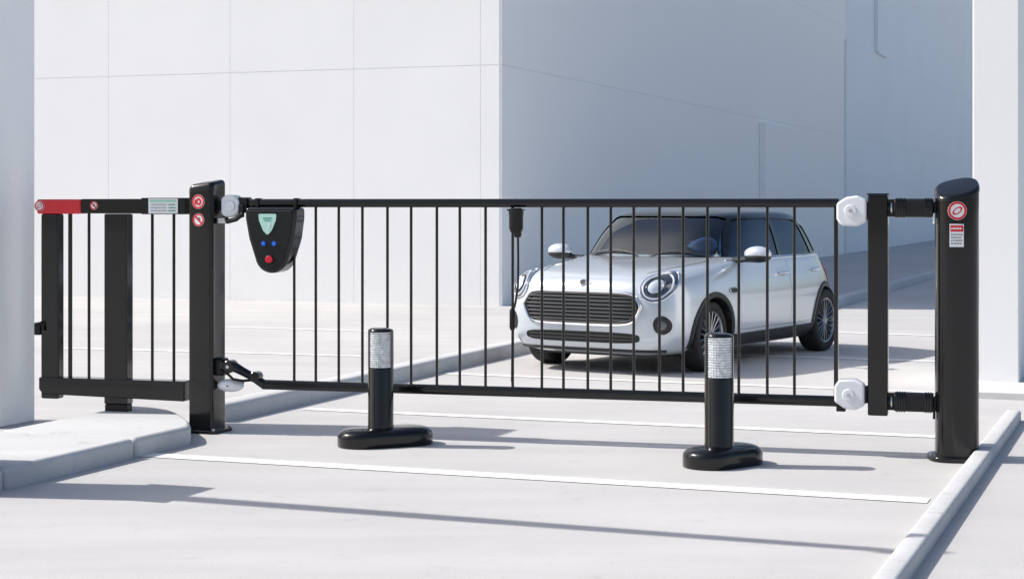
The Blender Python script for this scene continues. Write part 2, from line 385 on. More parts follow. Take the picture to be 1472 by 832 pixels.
def bracket(cx, cz, s, flip):
    poly = [(-.5, -.28), (-.36, -.5), (.18, -.52), (.5, -.36), (.5, .36), (.2, .52), (-.18, .46), (-.5, .25)]
    poly = [(cx+u*s, cz+flip*w_*s) for u, w_ in poly]
    o = MB().prism(poly, -.065, .045, 'y').build('corner_bracket', WHT, gt, bevel=.014, seg=3)
    MB().prism(circ(cx-.005, cz, s*.20, 28), -.074, -.06, 'y').build('bracket_boss', WHT, o, bevel=.005)
    MB().prism(circ(cx-.005, cz, .012, 6), -.08, -.07, 'y').build('bolt', STEEL, o)
    MB().prism([(cx+s*.46, cz-.05), (cx+s*.60, cz-.05), (cx+s*.60, cz+.05), (cx+s*.46, cz+.05)], -.03, .03, 'y').build('bracket_neck', BLKM, o, bevel=.006)
bracket(gx(1225), gz(1225, 303), .172, 1); bracket(gx(1222), gz(1222, 566), .172, -1)
MB().box(gx(1203), gx(1216), -.05, .03, gz(1210, 590), gz(1210, 582)).build('rail_end', BLKM, gt, bevel=.004)
def hinge(cz):
    a, b = gx(1286), gx(1342)
    o = MB().prism([(u-.015, w_+cz) for u, w_ in rrect(.105, .108, .028, 6)], a, b, 'x').build('hinge', BLKM, gt, bevel=.006, seg=3, angle=50)
    for xx in [a+.012+k*.014 for k in range(4)]+[b-.019-k*.014 for k in range(3)]:
        MB().prism([(u-.015, w_+cz) for u, w_ in rrect(.116, .118, .032, 6)], xx, xx+.007, 'x').build('hinge_rib', BLK, o, angle=50)
    m = MB().lathe([(.03, gx(1277)), (.03, a+.01)], 18, 'x', (0, -.015, cz)); m.box(gx(1276), a+.004, -.03, 0, cz-.05, cz+.05); m.build('knuckle', BLKM, o, bevel=.003)
    MB().lathe([(.036, gx(1281)), (.036, gx(1283))], 18, 'x', (0, -.015, cz)).build('washer', STEEL, o)
    MB().box(b+.001, gx(1350), -.045, .02, cz-.036, cz+.036).build('hinge_plate', BLKM, o, bevel=.006)
    MB().tube([(b+.004, -.055, cz-.03), (b+.004, -.06, cz-.09)], .007, 8).build('pin', WHT if cz > 1 else BLKM, o)
hinge(gz(1312, 299)); hinge(gz(1312, 577))
lx, lz = gx(335), gz(335, 296)
lt = MB().prism([(lx-.062, lz-.05), (lx-.03, lz-.075), (lx+.035, lz-.07), (lx+.065, lz-.03), (lx+.065, lz+.035), (lx+.03, lz+.07), (lx-.03, lz+.072), (lx-.062, lz+.05)], -.055, .045, 'y').build('latch', WHT, gt, bevel=.014, seg=3)
MB().prism(circ(lx+.005, lz, .034, 24), -.066, -.05, 'y').build('latch_knob', WHT, lt, bevel=.006)
m = MB().box(lx+.05, lx+.115, -.045, .045, lz-.045, lz+.055); m.box(lx+.06, lx+.10, -.06, -.04, lz-.075, lz+.01); m.build('rail_clamp', BLKM, lt, bevel=.010, seg=3)
m = MB().tube([(lx-.04, -.03, lz-.07), (lx-.01, -.06, lz-.10), (lx+.05, -.065, lz-.085), (lx+.09, -.05, lz-.05)], .016, 10); m.build('latch_arm', BLKM, lt)
MB().box(lx-.125, lx-.05, -.03, .03, lz-.03, lz+.03).build('strike', BLKM, lt, bevel=.006)
MB().box(lx-.085, lx-.015, -.058, -.02, lz-.115, lz-.075).build('keeper', STEEL, lt, bevel=.008)
bx, bz = gx(328), gz(328, 527)
cl = MB().box(bx-.085, bx-.005, -.055, .04, bz-.055, bz+.058).build('lower_clamp', BLKM, gt, bevel=.02, seg=4)
m = MB(); m.tube([(bx-.02, -.04, bz+.012), (bx+.06, -.05, bz+.010), (bx+.12, -.045, bz-.022), (bx+.17, -.03, bz-.05), (bx+.25, 0, ZB+.0)], .03, 14, radii=[.034, .034, .028, .026, .03]); m.build('clamp_arm', BLK, cl)
MB().lathe([(.034, -.085), (.042, -.078), (.042, -.01), (.034, 0)], 20, 'y', (bx+.035, 0, bz+.008)).build('clamp_joint', BLK, cl)
MB().lathe([(.028, -.065), (.034, -.06), (.034, .01), (.028, .02)], 20, 'y', (bx+.205, 0, bz-.055)).build('clamp_joint', BLK, cl)
MB().prism(circ(bx+.035, bz+.008, .012, 6), -.092, -.08, 'y').build('bolt', STEEL, cl)
m = MB().tube([(bx+.02, -.07, bz-.03), (bx+.07, -.08, bz-.07), (bx+.13, -.07, bz-.08), (bx+.19, -.05, bz-.075)], .009, 8); m.build('clamp_strap', BLKM, cl)
o = MB().ell((bx+.03, -.03, gz(335, 553)), (.092, .05, .042)).build('buffer', WHT, gt)
MB().tube([(bx-.065, -.02, gz(335, 551)), (bx+.03, -.081, gz(335, 553)), (bx+.12, -.02, gz(335, 549))], .005, 8).build('buffer_band', INK, o)

# control box
cx0, cx1 = gx(361), gx(434); zt, zb = gz(400, 298), gz(400, 392)
cc = (cx0+cx1)/2; hw = (cx1-cx0)/2
poly = [(cc-hw, zt), (cc-hw, zt-.07), (cc-hw*.86, zt-.20)]
rb = hw*.64; zc = zb+rb
for i in range(0, 13): a = R(190+160*i/12); poly.append((cc+.004+rb*1.02*math.cos(a), zc+rb*math.sin(a)))
poly += [(cc+hw*.90, zt-.20), (cc+hw, zt-.07), (cc+hw, zt)]
cb = MB().prism(poly, -.10, .06, 'y').build('control_box', BLK, gt, bevel=.022, seg=5)
ip = [(cc+(u-cc)*.86, (zt+zb)/2+(w_-(zt+zb)/2)*.90) for u, w_ in poly]
MB().prism(ip, -.106, -.095, 'y').build('face_plate', BLKM, cb, bevel=.005)
tx, tz = gx(394), gz(394, 321); yb = -.1075
tri = [(-.062, .055), (-.055, .062), (.055, .062), (.062, .055), (.058, .02), (.03, -.045), (.006, -.070), (-.006, -.070), (-.03, -.045), (-.058, .02)]
tg = MB().prism([(tx+u*.98, tz+w_*.98) for u, w_ in tri], yb-.002, yb+.003, 'y').build('shield_label', mat('pale_mint', (.50, .78, .68), .35), cb)
m = MB(); m.box(tx-.030, tx+.030, yb-.0035, yb-.0022, tz+.030, tz+.0365); m.box(tx-.024, tx+.024, yb-.0035, yb-.0022, tz+.017, tz+.022)
m.build('small_print', mat('green_ink', (.05, .30, .22), .5), tg)
m = MB(); m.prism([(tx+.004, tz-.038), (tx+.011, tz-.038), (tx+.022, tz+.004), (tx+.012, tz+.004)], yb-.0035, yb-.0022, 'y'); m.build('label_mark', STICK, tg)
for px in (388.5, 403.5):
    q = gx(px)
    lo = MB().prism(circ(q, gz(px, 349.5), .018, 24), yb-.002, yb+.003, 'y').build('indicator_ring', mat('deep_blue', (.01, .05, .25), .3), cb)
    MB().prism(circ(q, gz(px, 349.5), .012, 20), yb-.006, yb, 'y').build('indicator_lamp', BLUE, lo)
q = gx(397); bo = MB().prism(circ(q, gz(397, 372), .032, 28, .028), yb-.004, yb+.003, 'y').build('button_collar', BLKM, cb, bevel=.002)
MB().prism(circ(q, gz(397, 372), .025, 28, .022), yb-.014, yb, 'y').build('push_button', RED, bo, bevel=.004, seg=3)
for px in (372, 427): MB().box(gx(px)-.012, gx(px)+.012, -.035, .03, zt-.005, ZT+.032).build('box_strap', BLKM, cb, bevel=.003)

# hanging lock and cable
hk = thing('cable_lock', 'black lock body with a thin cable hanging from the middle of the gate top rail', 'lock', GL+gd*gx(744), GA)
hz = lambda py: gz(744, py)
m = MB().lathe([(.030, hz(335)+.0), (.038, hz(332)), (.044, hz(328)), (.044, hz(310)), (.046, hz(308)), (.046, hz(301)), (.03, hz(299))], 24, c=(0, -.035, 0)); m.build('lock_body', BLKM, hk)
MB().box(-.05, .05, -.07, .0, hz(303), hz(300.5)).build('clamp', BLK, hk, bevel=.003)
MB().lathe([(.018, hz(341)), (.024, hz(338)), (.024, hz(334))], 16, c=(.01, -.035, 0)).build('cable_gland', BLKM, hk)
pts = [(.012, -.035, hz(338)), (.014, -.037, hz(375)), (.013, -.038, hz(410)), (-.004, -.036, hz(435)), (-.024, -.034, hz(452)), (-.022, -.032, hz(475)), (-.026, -.028, hz(500)), (-.028, -.028, hz(548))]
MB().tube(pts, .007, 8).build('cable', BLKM, hk)
MB().lathe([(.012, hz(474)), (.018, hz(470)), (.018, hz(447)), (.012, hz(443))], 16, c=(-.024, -.033, 0)).build('cable_joint', BLKM, hk)

# ------------------------------------------------------------------ fence at the left
fn = thing('fence_panel', 'short black fence panel with a red tipped top rail, left of the gate', 'fence', GL, GA)
aR = gx(271)
MB().box(gx(120), aR, -.035, .035, gz(170, 307), gz(170, 286)).build('top_rail', BLK, fn, bevel=.006)
o = MB().box(gx(57), gx(120), -.040, .040, gz(90, 307.5), gz(90, 286.5)).build('red_rail_end', RED, fn, bevel=.012, seg=3)
MB().box(gx(207), gx(271), -.042, .042, gz(170, 308), gz(170, 284.5)).build('rail_sleeve', BLKM, fn, bevel=.005)
MB().box(gx(63), gx(88), -.04, .04, gz(76, 572), gz(76, 307)-.002).build('end_stile', BLK, fn, bevel=.012, seg=3)
o = MB().box(gx(154), gx(187), -.045, .045, .16, gz(172, 307)-.002).build('support_post', BLK, fn, bevel=.01, seg=3)
MB().box(gx(155), gx(186), -.043, .043, .112, .159).build('post_foot', BLKM, o, bevel=.006)
for px in (101, 128, 219, 250): MB().lathe([(.010 if px != 101 else .014, .3), (.010 if px != 101 else .014, 1.415)], 14, c=(gx(px), 0, 0)).build('bar', BLK, fn)
MB().prism([(gx(62), .325), (gx(62), .245), (gx(62)+.03, .215), (gx(270), .195), (gx(270), .325)], -.058, .055, 'y').build('bottom_rail', BLK, fn, bevel=.008)
fo = MB().box(gx(53), gx(62), -.04, .03, gz(60, 481), gz(60, 463)).build('latch', BLKM, fn, bevel=.008)
MB().tube([(gx(56), -.04, gz(60, 466)), (gx(66), -.065, gz(60, 462)), (gx(69), -.05, gz(60, 474))], .008, 8).build('latch_handle', BLKM, fo)
no_sign(fn, gx(61.5), gz(61, 296), .036, -.0415, 'oval'); no_sign(fn, gx(139), gz(139, 295.5), .028, -.0365, 'hand')
lb = MB().box(gx(218), gx(260), -.046, -.0425, gz(240, 307), gz(240, 285.5)).build('sticker', STICK, fn)
MB().box(gx(220), gx(258), -.0475, -.0462, gz(240, 290.5), gz(240, 287.5)).build('green_band', GRN, lb)
text_lines(lb, gx(222), gx(244), gz(240, 305), gz(240, 292), -.0462, 3, mat('pale_ink', (.4, .42, .45), .5), 8)
text_lines(lb, gx(247), gx(257), gz(240, 305), gz(240, 292), -.0462, 3, mat('green_ink', (.05, .3, .22), .5), 9)

# ------------------------------------------------------------------ bollards
def stadium(L, W, sx_=1, k=14):
    r = W/2; out = []
    for i in range(k+1): a = R(-90+180*i/k); out.append((L/2-r+r*math.cos(a), r*math.sin(a)))
    for i in range(k+1): a = R(90+180*i/k); out.append((-L/2+r+r*math.cos(a), r*math.sin(a)))
    return out
def bollard(loc, rot, L, W, r, h, zl, px, label):
    t = thing('bollard', label, 'bollard', loc, 0, 'bollards in front of the gate')
    m = MB(); rings = [(.97, 0), (1.0, .006), (1.0, .062), (.99, .073), (.96, .083), (.90, .092), (.80, .101), (.66, .108), (.45, .113), (.30, .115)]
    Mx = Matrix.Rotation(rot, 3, 'Z'); n = 0; vs = []; fs = []
    for s, z in rings:
        P = stadium(L-(1-s)*W*1.15, W*s)
        n = len(P); vs += [Mx @ Vector((x+px, y, z)) for x, y in P]
    for i in range(len(rings)-1):
        for j in range(n): fs.append((i*n+j, i*n+(j+1) % n, (i+1)*n+(j+1) % n, (i+1)*n+j))
    fs += [tuple(range(n-1, -1, -1)), tuple(range((len(rings)-1)*n, len(rings)*n))]
    m.add(vs, fs).build('base', BLK, t, angle=60)
    MB().lathe([(r*1.03, .09), (r*1.03, .120), (r, .128), (r, zl-.010), (r*.96, zl)], 40).build('pole', BLK, t, angle=30)
    vs = []; fs = []; K = 120; nr = 16; top = h-.010; hh = (top-zl)/nr; zsr = []
    for i in range(nr): zsr += [(zl+i*hh, 0), (zl+(i+.2)*hh, 1), (zl+(i+.75)*hh, 1), (zl+(i+.95)*hh, 0)]
    for z, up in zsr:
        for j in range(K):
            a = 2*PI*j/K; q = r*(.85+(.055 if up else 0)+(.03 if (j//2) % 2 and up else 0)); vs.append((q*math.cos(a), q*math.sin(a), z))
    for i in range(len(zsr)-1):
        for j in range(K): fs.append((i*K+j, i*K+(j+1) % K, (i+1)*K+(j+1) % K, (i+1)*K+j))
    fs += [tuple(range(K-1, -1, -1)), tuple(range((len(zsr)-1)*K, len(zsr)*K))]
    MB().add(vs, fs).build('lens', LENS, t, angle=20)
    for a0, a1, nm in ((R(-30), R(35), 'lens_frame'), (R(60), R(120), 'lens_frame'), (R(180), R(204), 'lens_frame')):
        vs = []; fs = []; k = 8
        for i in range(k+1):
            a = a0+(a1-a0)*i/k
            for q, z in ((r*.80, zl-.002), (r, zl-.002), (r, h-.012), (r*.80, h-.012)): vs.append((q*math.cos(a), q*math.sin(a), z))
        for i in range(k):
            for q in range(4): fs.append((i*4+q, i*4+(q+1) % 4, (i+1)*4+(q+1) % 4, (i+1)*4+q))
        fs += [(0, 1, 2, 3), (k*4+3, k*4+2, k*4+1, k*4)]
        MB().add(vs, fs).build(nm, BLK, t)
    m = MB(); vs = []; fs = []; K = 40
    for s, z in ((.96, h-.014), (1.0, h-.012), (1.0, h-.008), (.94, h+.001), (.78, h+.007), (.4, h+.011)):
        for j in range(K): a = 2*PI*j/K; vs.append((s*r*math.cos(a), s*r*math.sin(a), z-(.03*s*r*math.cos(a) if z > h-.01 else 0)))
    for i in range(5):
        for j in range(K): fs.append((i*K+j, i*K+(j+1) % K, (i+1)*K+(j+1) % K, (i+1)*K+j))
    fs += [tuple(range(K-1, -1, -1)), tuple(range(5*K, 6*K))]
    m.add(vs, fs).build('cap', BLK, t, angle=50)
bollard((-.80, 10.60, 0), R(24), .60, .29, .078, .705, .475, .03, 'black bollard with grey reflective sleeve, left of the two in front of the gate')
bollard((1.165, 9.78, 0), R(40), .52, .30, .082, .735, .495, .03, 'black bollard with grey reflective sleeve, right of the two and nearer the camera')

# ------------------------------------------------------------------ car
def catmull(keys, m):
    out = []; n = len(keys)
    for i in range(n-1):
        p0, p1, p2, p3 = keys[max(i-1, 0)], keys[i], keys[i+1], keys[min(i+2, n-1)]
        for j in range(m):
            t = j/m; out.append(tuple(.5*((2*b)+(-a+c)*t+(2*a-5*b+4*c-d)*t*t+(-a+3*b-3*c+d)*t**3) for a, b, c, d in zip(p0, p1, p2, p3)))
    out.append(keys[-1]); return out
def loft(keys, xc, m=4, K=144):
    rows = catmull(keys, m); vs = []; fs = []
    for z, xf, xr, wd, nf, nr in rows:
        for j in range(K):
            a = 2*PI*j/K; c, s = math.cos(a), math.sin(a); n = nf if c > 0 else nr
            q = (abs(c)**n+abs(s)**n)**(-1/n); A = (xf-xc) if c > 0 else (xc-xr)
            vs.append(Vector((xc+A*c*q, wd*s*q, z)))
    for i in range(len(rows)-1):
        for j in range(K): fs.append((i*K+j, i*K+(j+1) % K, (i+1)*K+(j+1) % K, (i+1)*K+j))
    fs += [tuple(range(K-1, -1, -1)), tuple(range((len(rows)-1)*K, len(rows)*K))]
    m_ = MB(); m_.add(vs, fs); return m_
BK = [(.17, 1.90, -1.76, .74, 6, 4), (.21, 1.99, -1.82, .80, 6.2, 4), (.30, 2.055, -1.87, .842, 6.4, 4), (.42, 2.075, -1.89, .860, 6.4, 4), (.55, 2.08, -1.89, .868, 6.4, 4),
      (.66, 2.075, -1.87, .866, 6.2, 4), (.73, 2.062, -1.84, .858, 5.9, 4), (.79, 2.030, -1.81, .846, 5.5, 4), (.84, 1.96, -1.78, .832, 5.0, 4), (.885, 1.80, -1.76, .818, 4.3, 4),
      (.93, 1.50, -1.74, .804, 3.8, 4), (.965, 1.17, -1.72, .785, 3.5, 4), (.985, .96, -1.70, .755, 3.5, 4)]
GK = [(.90, 1.02, -1.72, .765, 4.5, 3.8), (.97, .965, -1.69, .757, 4.5, 3.8), (1.05, .90, -1.63, .738, 4.5, 3.8), (1.20, .76, -1.53, .694, 4.4, 3.8), (1.31, .62, -1.43, .652, 4.2, 3.7),
      (1.365, .52, -1.34, .620, 4.0, 3.6), (1.398, .36, -1.20, .565, 3.6, 3.4), (1.418, .10, -.98, .46, 3.2, 3.2), (1.429, -.15, -.80, .30, 3, 3), (1.432, -.33, -.55, .1, 2.5, 2.5)]
def shrink(keys, d, zlow=0):
    out = [(z-(d if z > 1.3 else 0), max(xf-d, -.38), min(xr+d, -.42), max(wd-d, .02), nf, nr) for z, xf, xr, wd, nf, nr in keys]
    if zlow: z, *r = out[0]; out[0] = (z-zlow, *r)
    return out
bvhB = (lambda m_: BVHTree.FromPolygons(m_.v, m_.f))(loft(BK, 0)); bvhG = (lambda m_: BVHTree.FromPolygons(m_.v, m_.f))(loft(GK, -.4))
def pj(bvh, kind, a, b, off=0):
    o, d = {'f': (Vector((4, a, b)), Vector((-1, 0, 0))), 'b': (Vector((-4, a, b)), Vector((1, 0, 0))), 'l': (Vector((a, 3, b)), Vector((0, -1, 0))),
            'r': (Vector((a, -3, b)), Vector((0, 1, 0))), 't': (Vector((a, b, 4)), Vector((0, 0, -1)))}[kind]
    h = bvh.ray_cast(o, d)
    if h[0] is None: return None
    n = h[1]
    if n.dot(d) > 0: n = -n
    return h[0]+n*off
def patch(bvh, kind, cu, cv, outl, off, rings=8, dome=0):
    vs = []; fs = []; n = len(outl)
    c = pj(bvh, kind, cu, cv, off+dome)
    vs.append(c)
    for i in range(1, rings+1):
        s = i/rings
        for u, v in outl:
            p = pj(bvh, kind, cu+u*s, cv+v*s, off+dome*(1-s*s))
            vs.append(p if p is not None else vs[-1])
    for j in range(n): fs.append((0, 1+j, 1+(j+1) % n))
    for i in range(rings-1):
        for j in range(n): fs.append((1+i*n+j, 1+(i+1)*n+j, 1+(i+1)*n+(j+1) % n, 1+i*n+(j+1) % n))
    o = 1+(rings-1)*n; b = len(vs)
    for j, (u, v) in enumerate(outl):
        p = pj(bvh, kind, cu+u, cv+v, -.006); vs.append(p if p is not None else vs[o+j])
    for j in range(n): fs.append((o+j, b+j, b+(j+1) % n, o+(j+1) % n))
    return MB().add(vs, fs)
def ptube(bvh, kind, pts, r, off, closed=False, k=8):
    P = [pj(bvh, kind, u, v, off) for u, v in pts]; P = [p for p in P if p is not None]
    return MB().tube(P, r, k, closed)
def seout(a, b, n, k=48): return selip(a, b, n, k)

FA = Vector((1.06, 15.70, 0)); fwd = Vector((-.542, -.840, 0)).normalized(); WB = 2.567
lft = Vector((-fwd.y, fwd.x, 0))
mid = FA-fwd*WB/2-lft*.045
car = thing('parked_car', 'silver white compact hatchback with round headlights parked behind the gate', 'car', mid, math.atan2(fwd.y, fwd.x))
car.scale = (1, 1.055, 1)
body = loft(BK, 0).build('body', SILV)
body0 = body.copy(); body0.data = body.data.copy(); col.objects.link(body0)
FD = [(.78, 1.1), (.80, .62), (.74, .34), (-.335, .34), (-.335, 1.1)]
RD = [(-.343, 1.1), (-.343, .34), (-.84, .34), (-.875, .46), (-.96, .60), (-1.08, .70), (-1.16, .80), (-1.19, 1.1)]
def scale_poly(P, d):
    cx = (max(p[0] for p in P)+min(p[0] for p in P))/2; cy = (max(p[1] for p in P)+min(p[1] for p in P))/2
    hw_ = (max(p[0] for p in P)-min(p[0] for p in P))/2; hh_ = (max(p[1] for p in P)-min(p[1] for p in P))/2
    return [(cx+(x-cx)*(1+d/hw_), cy+(y-cy)*(1+d/hh_)) for x, y in P]
doors = []
for s in (1, -1):
    for P in (FD, RD):
        y0, y1 = (.70, 1.2) if s > 0 else (-1.2, -.70)
        d = body0.copy(); d.data = body0.data.copy(); col.objects.link(d); d.name = 'door'
        c1 = MB().prism(P, y0+.01*s*(s > 0), y1, 'y').build('cut', SILV); boolean(d, c1, 'INTERSECT'); kill(c1); finish(d, 30); d.parent = car; doors.append(d)
        c2 = MB().prism(scale_poly(P, .004), y0, y1, 'y').build('cut', SILV); boolean(body, c2, 'DIFFERENCE'); kill(c2)
cut = MB().box(-1.45, .78, -.65, .65, .42, 1.3).build('cut', SILV); boolean(body, cut, 'DIFFERENCE'); kill(cut)
for xw in (WB/2, -WB/2):
    for s in (1, -1):
        cut = MB().lathe([(.355, .52*s), (.355, 1.1*s)], 48, 'y', (xw, 0, .31)).build('cut', SILV); boolean(body, cut, 'DIFFERENCE')
        kill(cut)
finish(body, 30); body.parent = car
kill(body0)
# greenhouse
sh = loft(GK, -.4).build('pillars', GLOSSB); inn = loft(shrink(GK, .035, .05), -.4).build('cut', GLOSSB); boolean(sh, inn, 'DIFFERENCE'); kill(inn)
gs = loft(shrink(GK, .008, .02), -.4).build('glass', GLASS); inn = loft(shrink(GK, .013, .08), -.4).build('cut', GLASS); boolean(gs, inn, 'DIFFERENCE'); kill(inn)
WS = [(-.665, .99), (-.555, 1.335), (-.48, 1.355), (.48, 1.355), (.555, 1.335), (.665, .99)]
RWn = [(-.56, 1.02), (-.48, 1.30), (.48, 1.30), (.56, 1.02)]
SF = [(.67, .985), (.38, 1.318), (.32, 1.332), (-.29, 1.335), (-.29, .985)]
SR = [(-.35, .985), (-.35, 1.335), (-.88, 1.315), (-.96, 1.29), (-1.12, .985)]
SQ = [(-1.17, .99), (-1.02, 1.27), (-1.14, 1.25), (-1.34, 1.0)]
for P, ax, a, b, nm in ((WS, 'x', .1, 1.4, 'windscreen'), (RWn, 'x', -2, -1.15, 'rear_window'), (SF, 'y', .45, 1, 'side_window'), (SF, 'y', -1, -.45, 'side_window'),
                        (SR, 'y', .45, 1, 'side_window'), (SR, 'y', -1, -.45, 'side_window'), (SQ, 'y', .45, 1, 'side_window'), (SQ, 'y', -1, -.45, 'side_window')):
    c1 = MB().prism(P, a, b, ax).build('cut', GLASS)
    boolean(sh, c1, 'DIFFERENCE')
    gl_ = gs.copy(); gl_.data = gs.data.copy(); col.objects.link(gl_); gl_.name = nm; boolean(gl_, c1, 'INTERSECT'); finish(gl_, 30); gl_.parent = car
    if nm != 'windscreen': gl_.data.materials.clear(); gl_.data.materials.append(GLASS2)
    kill(c1)
kill(gs)
rf = sh.copy(); rf.data = sh.data.copy(); col.objects.link(rf); rf.name = 'roof'
cx_ = MB().box(-3, 3, -2, 2, 1.368, 2).build('cut', SILV)
boolean(rf, cx_, 'INTERSECT'); boolean(sh, cx_, 'DIFFERENCE'); kill(cx_)
rf.data.materials.clear(); rf.data.materials.append(GLOSSB); finish(rf, 30); finish(sh, 30); rf.parent = car; sh.parent = car
# cabin
m = MB(); m.box(-1.44, .77, -.645, .645, .425, .44); m.box(-1.44, -1.42, -.645, .645, .44, .96); m.box(-1.42, .75, -.645, -.635, .44, .96); m.box(-1.42, .75, .635, .645, .44, .96); m.box(.5, .77, -.63, .63, .44, .93)
m.build('cabin_liner', DARKI, car)
m = MB().prism([(.52, .93), (.92, .93), (.90, .975), (.62, 1.0), (.50, .985)], -.64, .64, 'y'); m.build('dashboard', DARKI, car, bevel=.02)
for x, ys_ in ((-.12, (-.36, .36)), (-.90, (-.32, .32))):
    for y in ys_:
        m = MB().box(x-.2, x+.35, y-.25, y+.25, .50, .64); m.prism([(x-.22, .6), (x-.08, .6), (x-.20, 1.12), (x-.30, 1.12)], y-.24, y+.24, 'y')
        so_ = m.build('seat', SEAT, car, bevel=.04, seg=4)
        MB().box(x-.33, x-.23, y-.13, y+.13, 1.15, 1.28).box(x-.29, x-.27, y-.07, y-.055, 1.1, 1.17).box(x-.29, x-.27, y+.055, y+.07, 1.1, 1.17).build('headrest', SEAT, so_, bevel=.03, seg=4)
Ms = Matrix.Translation((.40, .36, .99)) @ Matrix.Rotation(R(-62), 4, 'Y')
ringp = [Ms @ Vector((.185*math.cos(2*PI*i/32), .185*math.sin(2*PI*i/32), 0)) for i in range(32)]
m = MB().tube(ringp, .014, 8, True); m.tube([Ms @ Vector((0, -.18, 0)), Ms @ Vector((0, 0, -.02)), Ms @ Vector((0, .18, 0))], .018, 8); m.build('steering_wheel', DARKI, car)
MB().box(.58, .64, -.11, .11, 1.235, 1.285).build('rear_view_mirror', DARKI, car, bevel=.015)
# wheels
def wheel(x, s):
    y = .735*s
    m = MB()
    m.lathe([(.205, y-.09*s), (.212, y-.085*s), (.205, y-.06*s), (.19, y+.05*s), (.206, y+.082*s), (.222, y+.090*s), (.225, y+.080*s), (.21, y-.09*s)], 48, 'y', (x, 0, .31), close=False)
    for i in range(10):
        a = 2*PI*i/10
        for da in (-.11, .11):
            d0 = Vector((math.cos(a+da*.6), 0, math.sin(a+da*.6))); d1 = Vector((math.cos(a+da*1.5), 0, math.sin(a+da*1.5)))
            m.tube([Vector((x, y+.072*s, .31))+d0*.045, Vector((x, y+.078*s, .31))+d1*.212], .0085, 6)
    m.lathe([(.052, y+.03*s), (.055, y+.078*s), (.035, y+.086*s), (.01, y+.088*s)], 24, 'y', (x, 0, .31))
    wo = m.build('wheel', ALLOY, car)
    MB().lathe([(.205, y-.095*s), (.265, y-.105*s), (.300, y-.092*s), (.310, y-.07*s), (.311, y+.06*s), (.302, y+.086*s), (.285, y+.097*s), (.25, y+.098*s), (.222, y+.088*s), (.215, y+.05*s)], 64, 'y', (x, 0, .31), close=False).build('tyre', RUB, wo, angle=60)
    MB().lathe([(.15, y+.00*s), (.15, y+.018*s)], 32, 'y', (x, 0, .31)).build('brake_disc', mat('brake_iron', (.12, .12, .125), .4, metal=.8), wo)
    MB().lathe([(.20, y-.03*s), (.20, y-.028*s)], 32, 'y', (x, 0, .31)).build('wheel_back', RUB, wo)
    n = 40; vs = []; fs = []
    for yy in (.50*s, .80*s):
        for i in range(n+1): a = R(-18)+R(216)*i/n; vs.append((x+.350*math.cos(a), yy, .31+.350*math.sin(a)))
    for i in range(n): fs.append((i, i+1, n+2+i, n+1+i))
    fs.append(tuple(range(n+1)))
    MB().add(vs, fs).build('wheel_well', TRIM, car)
    kind = 'l' if s > 0 else 'r'; vs = []; fs = []; n = 48; rows = [(.392, -.004), (.388, .010), (.350, .012), (.340, .004), (.340, -.07)]
    A0, A1 = R(-13), R(193)
    for i in range(n+1):
        a = A0+(A1-A0)*i/n
        for rr_, of in rows:
            p = pj(bvhB, kind, x+rr_*math.cos(a), .31+rr_*math.sin(a), 0); 
            if p is None: p = vs[-1].copy() if vs else Vector((x, .8*s, .2))
            vs.append(Vector((p.x, p.y+of*s, p.z)))
    q = len(rows)
    for i in range(n):
        for j in range(q-1): fs.append((i*q+j, i*q+j+1, (i+1)*q+j+1, (i+1)*q+j))
    MB().add(vs, fs).build('wheel_arch', TRIM, car, angle=50)
for x in (WB/2, -WB/2):
    for s in (1, -1): wheel(x, s)
for s, kd in ((1, 'l'), (-1, 'r')):
    vs = []; fs = []; n = 30; rws = [(.305, 0), (.298, .010), (.26, .014), (.215, .012), (.185, .004)]
    for i in range(n+1):
        x = -.905+1.81*i/n
        for z, of in rws:
            p = pj(bvhB, kd, x, z, 0); vs.append(Vector((p.x, p.y+of*s, p.z)))
    q = len(rws)
    for i in range(n):
        for j in range(q-1): fs.append((i*q+j, i*q+j+1, (i+1)*q+j+1, (i+1)*q+j))
    MB().add(vs, fs).build('sill', TRIM, car)
    ptube(bvhB, kd, [(.82-2.2*i/30, .958+.006*i/30) for i in range(31)], .008, .002).build('window_trim', CHROME, car)
hs = [(-.17, .81, 0), (-1.02, .82, 1)]
for s, kd in ((1, 'l'), (-1, 'r')):
    for j, (x, z, k) in enumerate(hs):
        d = doors[(0 if s > 0 else 2)+k]
        pts = [pj(bvhB, kd, x+dx, z, of) for dx, of in ((-.085, .0), (-.075, .028), (0, .034), (.075, .028), (.085, 0))]
        MB().tube(pts, .013, 10).build('door_handle', CHROME, d)
    patch(bvhB, kd, .93, .70, seout(.075, .022, 3, 28), .008, 3).build('side_vent', TRIM, car)
    ptube(bvhB, kd, [(.93+u, .70+v) for u, v in seout(.075, .022, 3, 28)], .004, .008, True).build('vent_trim', CHROME, car)
    my = .985*s
    ptube(bvhB, 't', [(1.82-.84*i/16, (.50+.155*math.sin(i/16*PI/2))*s) for i in range(17)], .003, .0).build('bonnet_seam', TRIM, car)
    mo = MB().ell((.70, my, 1.020), (.075, .125, .070)).build('mirror', SILV, car)
    MB().ell((.70, my, .992), (.077, .122, .052)).build('mirror_underside', TRIM, mo)
    MB().tube([(.68, .75*s, .955), (.69, .86*s, .965), (.69, .95*s, .975)], .022, 10, radii=[.03, .022, .035]).build('mirror_arm', TRIM, mo)
    MB().lathe([(.062, .0), (.06, .004)], 24, 'x', (.628, my, 1.015)).build('mirror_glass', GLOSSB, mo)
